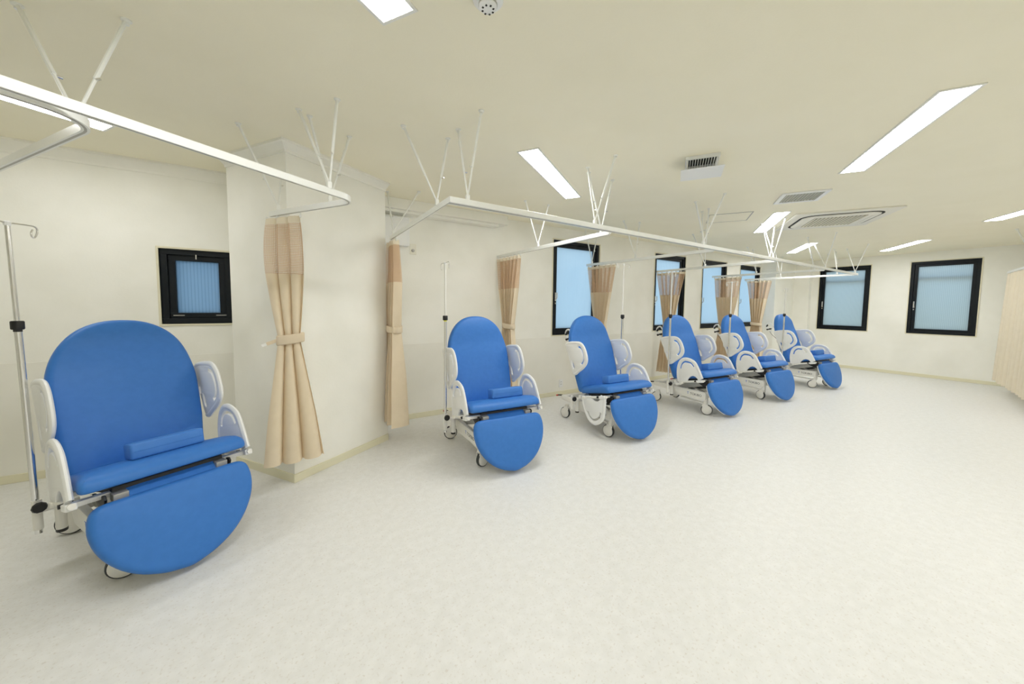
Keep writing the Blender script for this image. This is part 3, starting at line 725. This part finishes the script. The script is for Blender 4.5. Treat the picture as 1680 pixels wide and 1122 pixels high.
def chair(x, y, deg, label, flip_left=False, sw=(20, 0, -20, 40), pole_side=-1):
    o = empty('treatment_chair', (x, y, 0), R(deg)); tag(o, label, 'treatment chair', 'blue reclining treatment chairs')
    P = lambda n, k, fn, loc=None: link(n, cached(k, fn), o, loc)
    b = P('backrest', 'back', m_backrest); link('back_shell', cached('bshell', m_back_shell), b)
    P('seat', 'seat', m_seat)
    l = P('leg_rest', 'leg', m_leg); link('leg_rest_shell', cached('lshell', m_leg_shell), l)
    P('knee_flap', 'flap', m_flap)
    for s in (-1, 1):
        guard_up(o, s); guard_low(o, s, flip_left and s < 0)
        rb = P('guard_bar', 'gbar', lambda: MB().tube([bar_pt(-.005, 0, 0), bar_pt(.33, 0, 0)], .0125, 12).mesh('guard_bar', M_frame, True), (0, s*.331, -.002))
        link('hinge_block', cached('hb', lambda: MB().bar(bar_pt(.245, -.004, 0), bar_pt(.318, -.004, 0), .036, .030).mesh('hinge_block', M_white, bevel=.005)), rb)
        link('hinge_block', cached('hb2', lambda: MB().bar(bar_pt(-.004, -.004, 0), bar_pt(.05, -.004, 0), .034, .026).mesh('hinge_block', M_frame, bevel=.005)), rb)
        link('pivot', cached('piv', lambda: MB().lathe([(.010, -.022), (.010, .022)], bar_pt(.225, .002, 0), (0, 1, 0), 12).mesh('pivot', M_blk, True)), rb)
        P('base_beam', 'beam', m_beam, (0, s*.235, 0))
        P('front_post', 'fpost', lambda: MB().box((.028, -.02, .135), (.062, .02, .285)).mesh('front_post', M_frame, bevel=.004), (0, s*.212, 0))
        P('drop_bracket', 'vbr', lambda: plate_mesh('drop_bracket', [[(-.165, .372), (-.09, .395), (-.04, .372), (.030, .338), (.065, .375), (.085, .415), (.07, .430), (.02, .420), (-.10, .395)]], .010, .002, M_blk, lambda a, bb, c: Vector((a, c, bb))), (0, s*.235, 0))
        P('lift_arm', 'arm1', lambda: plate_mesh('lift_arm', [[(-.36, .262), (-.30, .250), (.02, .350), (.0, .385), (-.14, .372), (-.30, .310)]], .014, .003, mat('grey_lift_plate', (.50, .50, .47), .4), lambda a, bb, c: Vector((a, c, bb))), (0, s*.19, 0))
        P('lift_rod', 'arm2', lambda: MB().tube([(-.35, 0, .345), (-.02, 0, .262), (.03, 0, .262)], .011, 10).mesh('lift_rod', M_lgrey, True), (0, s*.165, 0))
        P('lower_linkage', 'link', lambda: MB().bar((-.30, 0, .150), (.01, 0, .135), .016, .020).bar((-.30, 0, .19), (-.30, 0, .14), .02, .03, (1, 0, 0)).mesh('lower_linkage', M_frame, bevel=.003), (0, s*.20, 0))
        pd = P('foot_pedal', 'pedal', lambda: MB().tube([(-.66, 0, .25), (-.72, 0, .262), (-.775, 0, .250)], [.012, .014, .015], 10, ry=.009).mesh('foot_pedal', M_grey, True), (0, s*.235, 0))
        link('pedal_tip', cached('ptip', lambda: MB().tube([(-.772, 0, .2505), (-.80, 0, .242), (-.812, 0, .238)], [.016, .016, .010], 10, ry=.010).mesh('pedal_tip', M_red, True)), pd)
        # push handle with black grip and cable behind the backrest
        ph = P('push_handle', 'ph', lambda: MB().tube(smooth_loop([(-.600, 0, .93), (-.655, 0, .99), (-.690, 0, 1.025), (-.735, 0, 1.01), (-.748, 0, .965), (-.715, 0, .925), (-.655, 0, .86)], 4, False), .010, 8).mesh('push_handle', M_white, True), (0, s*.17, 0))
        link('grip', cached('grip', lambda: MB().tube([(-.738, 0, .905), (-.665, 0, .925)], .013, 10).tube([(-.725, 0, .99), (-.745, 0, .96)], .013, 10).mesh('grip', M_blk, True)), ph)
        link('cable', cached('cable', lambda: MB().tube(smooth_loop([(-.70, .01, .905), (-.672, .01, .84), (-.62, .01, .79), (-.56, .01, .74)], 5, False), .003, 6).mesh('cable', M_grey, True)), ph)
        P('back_strut', 'bst', lambda: MB().tube([(-.40, 0, .30), (-.52, 0, .66)], .012, 10).mesh('back_strut', M_lgrey, True), (0, s*.13, 0))
        # drip-pole socket: arm, clamp tube, knob, and the downward peg with black foot
        sk = P('pole_socket', 'sock', lambda: MB().bar((-.385, -.13, .292), (-.385, .0, .292), .03, .022).tube([(-.385, 0, .20), (-.385, 0, .345)], .0165, 14).mesh('pole_socket', M_frame, True), None)
        sk.location = (0, s*.36, 0); sk.rotation_euler = (0, 0, 0)
        if s < 0: sk.scale = (1, -1, 1)
        link('clamp_knob', cached('knob', lambda: MB().lathe([(.008, 0), (.008, .016), (.024, .018), (.026, .026), (.022, .034)], (-.37, -.002, .318), (1, 0, 0), 10).mesh('clamp_knob', M_blk, True)), sk)
        pg = P('peg', 'peg', lambda: MB().tube([(-.375, 0, .165), (-.375, 0, .30)], .020, 14).mesh('peg', M_frame, True), (0, s*.292, 0))
        link('peg_foot', cached('pegf', lambda: MB().lathe([(.018, -.008), (.0205, -.004), (.0205, .008)], (-.375, 0, .165), n=14).mesh('peg_foot', M_blk, True)), pg)
    for xx, zz, k in ((.045, .235, 'a'), (-.40, .245, 'b'), (-.675, .245, 'c')):
        P('cross_tube', 'ct'+k, lambda: MB().box((xx-.02, -.225, zz-.022), (xx+.02, .225, zz+.022)).mesh('cross_tube', M_frame, bevel=.004))
    P('seat_frame', 'sfr', lambda: MB().bar(Vector((-.30, 0, .356)), Vector((.055, 0, .438)), .42, .030).mesh('seat_frame', M_blk, bevel=.003))
    P('seat_rail', 'srl', lambda: MB().bar((-.30, -.33, .352), (-.30, .33, .352), .03, .024).bar((.03, -.325, .420), (.03, .325, .420), .03, .022).mesh('seat_rail', M_frame, bevel=.003))
    P('actuator', 'act', lambda: MB().tube([(-.30, 0, .25), (-.05, 0, .32)], .030, 14).tube([(-.05, 0, .32), (.07, 0, .36)], .014, 10).mesh('actuator', M_grey, True), (0, -.05, 0))
    P('hinge_bracket', 'hgb', lambda: MB().box((.05, -.025, .395), (.10, .025, .432)).mesh('hinge_bracket', M_lgrey, bevel=.003), (0, -.19, 0))
    P('hinge_bracket', 'hgb', None, (0, .19, 0))
    for (cx, cy), a in zip(((0.022, -.20), (0.022, .20), (-.665, -.195), (-.665, .195)), sw): caster(o, cx, cy, a)
    # maker's print on both base beams
    for s in (-1, 1):
        fn = (lambda a, bb, c: Vector((a, -.0175-c, bb))) if s < 0 else (lambda a, bb, c: Vector((-a, .0175+c, bb)))
        bm = [ch for ch in o.children if ch.name.startswith('base_beam') and ch.location.y*s > 0][0]
        off = -.145 if s < 0 else .01
        link('maker_print', cached(('txt', s), lambda: text_mesh('maker_print', 'TOKIBO', .040, .0004, M_logo, lambda a, bb, c: fn(a*1.05+off+(0 if s < 0 else .09-.09), bb+.216, c))), bm)
        link('maker_emblem', cached(('emb', s), lambda: text_mesh('maker_emblem', 'T', .040, .0004, M_logob, lambda a, bb, c: fn(a*1.2+off-.042, bb+.217, c))), bm)
    return o
CH = [(-.553, 2.430, -60.91, 'nearest blue reclining chair at the far left in front of the small window', False, (-106, -60, 60, -20), -1),
      (1.465, 2.486, -93.42, 'second nearest blue reclining chair, facing the camera, right of the pillar', False, (-70, 30, 80, 20), -1),
      (2.862, 2.412, -92.03, 'third blue reclining chair with its left guard folded down', True, (10, -20, 15, 160), 1),
      (4.431, 2.349, -94.52, 'fourth blue reclining chair, half hiding its tied curtain and window', False, (-147, 10, 20, 0), -1),
      (5.848, 2.328, -94.62, 'fifth blue reclining chair, second from the far end of the row', False, (-10, -60, 20, 10), -1),
      (7.438, 2.248, -94.20, 'sixth and furthest blue reclining chair near the far corner column', False, (32, -150, 30, 0), -1)]
ORD = ('nearest', 'second', 'third', 'fourth', 'fifth', 'furthest')
CUY = (.015, .06, -.065, .03, .03, .03)
TOPZ = (1.645, 1.650, 1.775, 1.735, 1.668, 1.62)
HOOK = (62, 88, 0, 10, 70, 5)
LEAN = ((.0, -.02), (0, 0), (0, 0), (0, 0), (0, 0), (0, 0))
for i, (x, y, dg, lb, fl_, sw, ps) in enumerate(CH):
    chair(x, y, dg, lb, fl_, sw, ps)
    Mx = Matrix.Translation((x, y, 0)) @ Matrix.Rotation(R(dg), 4, 'Z')
    # loose block cushion on the seat
    bx = empty('block_cushion'); bx.matrix_world = Mx @ Matrix.Translation(Vector((-.335, 0, .366))+su*.312+sn*.099+Vector((0, CUY[i], 0))) @ Matrix.Rotation(-SL+R(2), 4, 'Y')
    tag(bx, 'blue vinyl block cushion lying on the seat of the %s chair' % ORD[i], 'cushion', 'block cushions on the chair seats')
    body = link('cushion_body', cached('block', lambda: MB().box((-.050, -.143, -.010), (.050, .143, .068)).mesh('cushion_body', M_blue2, 50, .010)), bx)
    link('seam_strip', cached('seam', lambda: MB().box((.0500, -.132, .026), (.0512, .132, .030)).mesh('seam_strip', M_blue)), bx)
    # drip pole standing in the socket
    p = empty('drip_pole'); p.matrix_world = Mx @ Matrix.Translation((-.385, ps*.36, .18))
    tag(p, 'slim steel drip pole with a black collar clamped to the %s chair' % ORD[i], 'drip pole', 'drip poles on the chairs')
    zt = TOPZ[i]-.18; zc = 1.183-.18; lx, ly = LEAN[i]
    MB().tube([(0, 0, 0), (lx*.7, ly*.7, zc)], .0120, 14).build('outer_tube', M_chrome, p, True)
    MB().tube([(lx*.7, ly*.7, zc), (lx, ly, zt)], .0085, 12).build('inner_rod', M_frame if i else M_chrome, p, True)
    MB().lathe([(.018, -.020), (.021, -.016), (.021, .016), (.018, .020)], (lx*.7, ly*.7, zc), n=16).build('collar', M_blk, p, True)
    MB().lathe([(.0135, -.030), (.0135, -.020)], (lx*.7, ly*.7, zc), n=14).build('collar_ring', M_yel if i == 1 else M_blk, p, True)
    MB().lathe([(.011, -.012), (.012, .004), (.006, .010)], (lx, ly, zt), n=12).build('top_cap', M_white, p, True)
    a = R(HOOK[i]-dg); dx, dy = math.cos(a), math.sin(a)
    for s in (-1, 1):
        loop = [(0, 0), (.05, .004), (.092, .004), (.105, -.004), (.106, -.020), (.100, -.040), (.092, -.050), (.084, -.044), (.083, -.028), (.090, -.012)]
        MB().tube(smooth_loop([(lx+dx*s*u, ly+dy*s*u, zt+v) for u, v in loop], 3, False), .0036, 8).build('hook', M_chrome if i == 0 else M_frame, p, True)
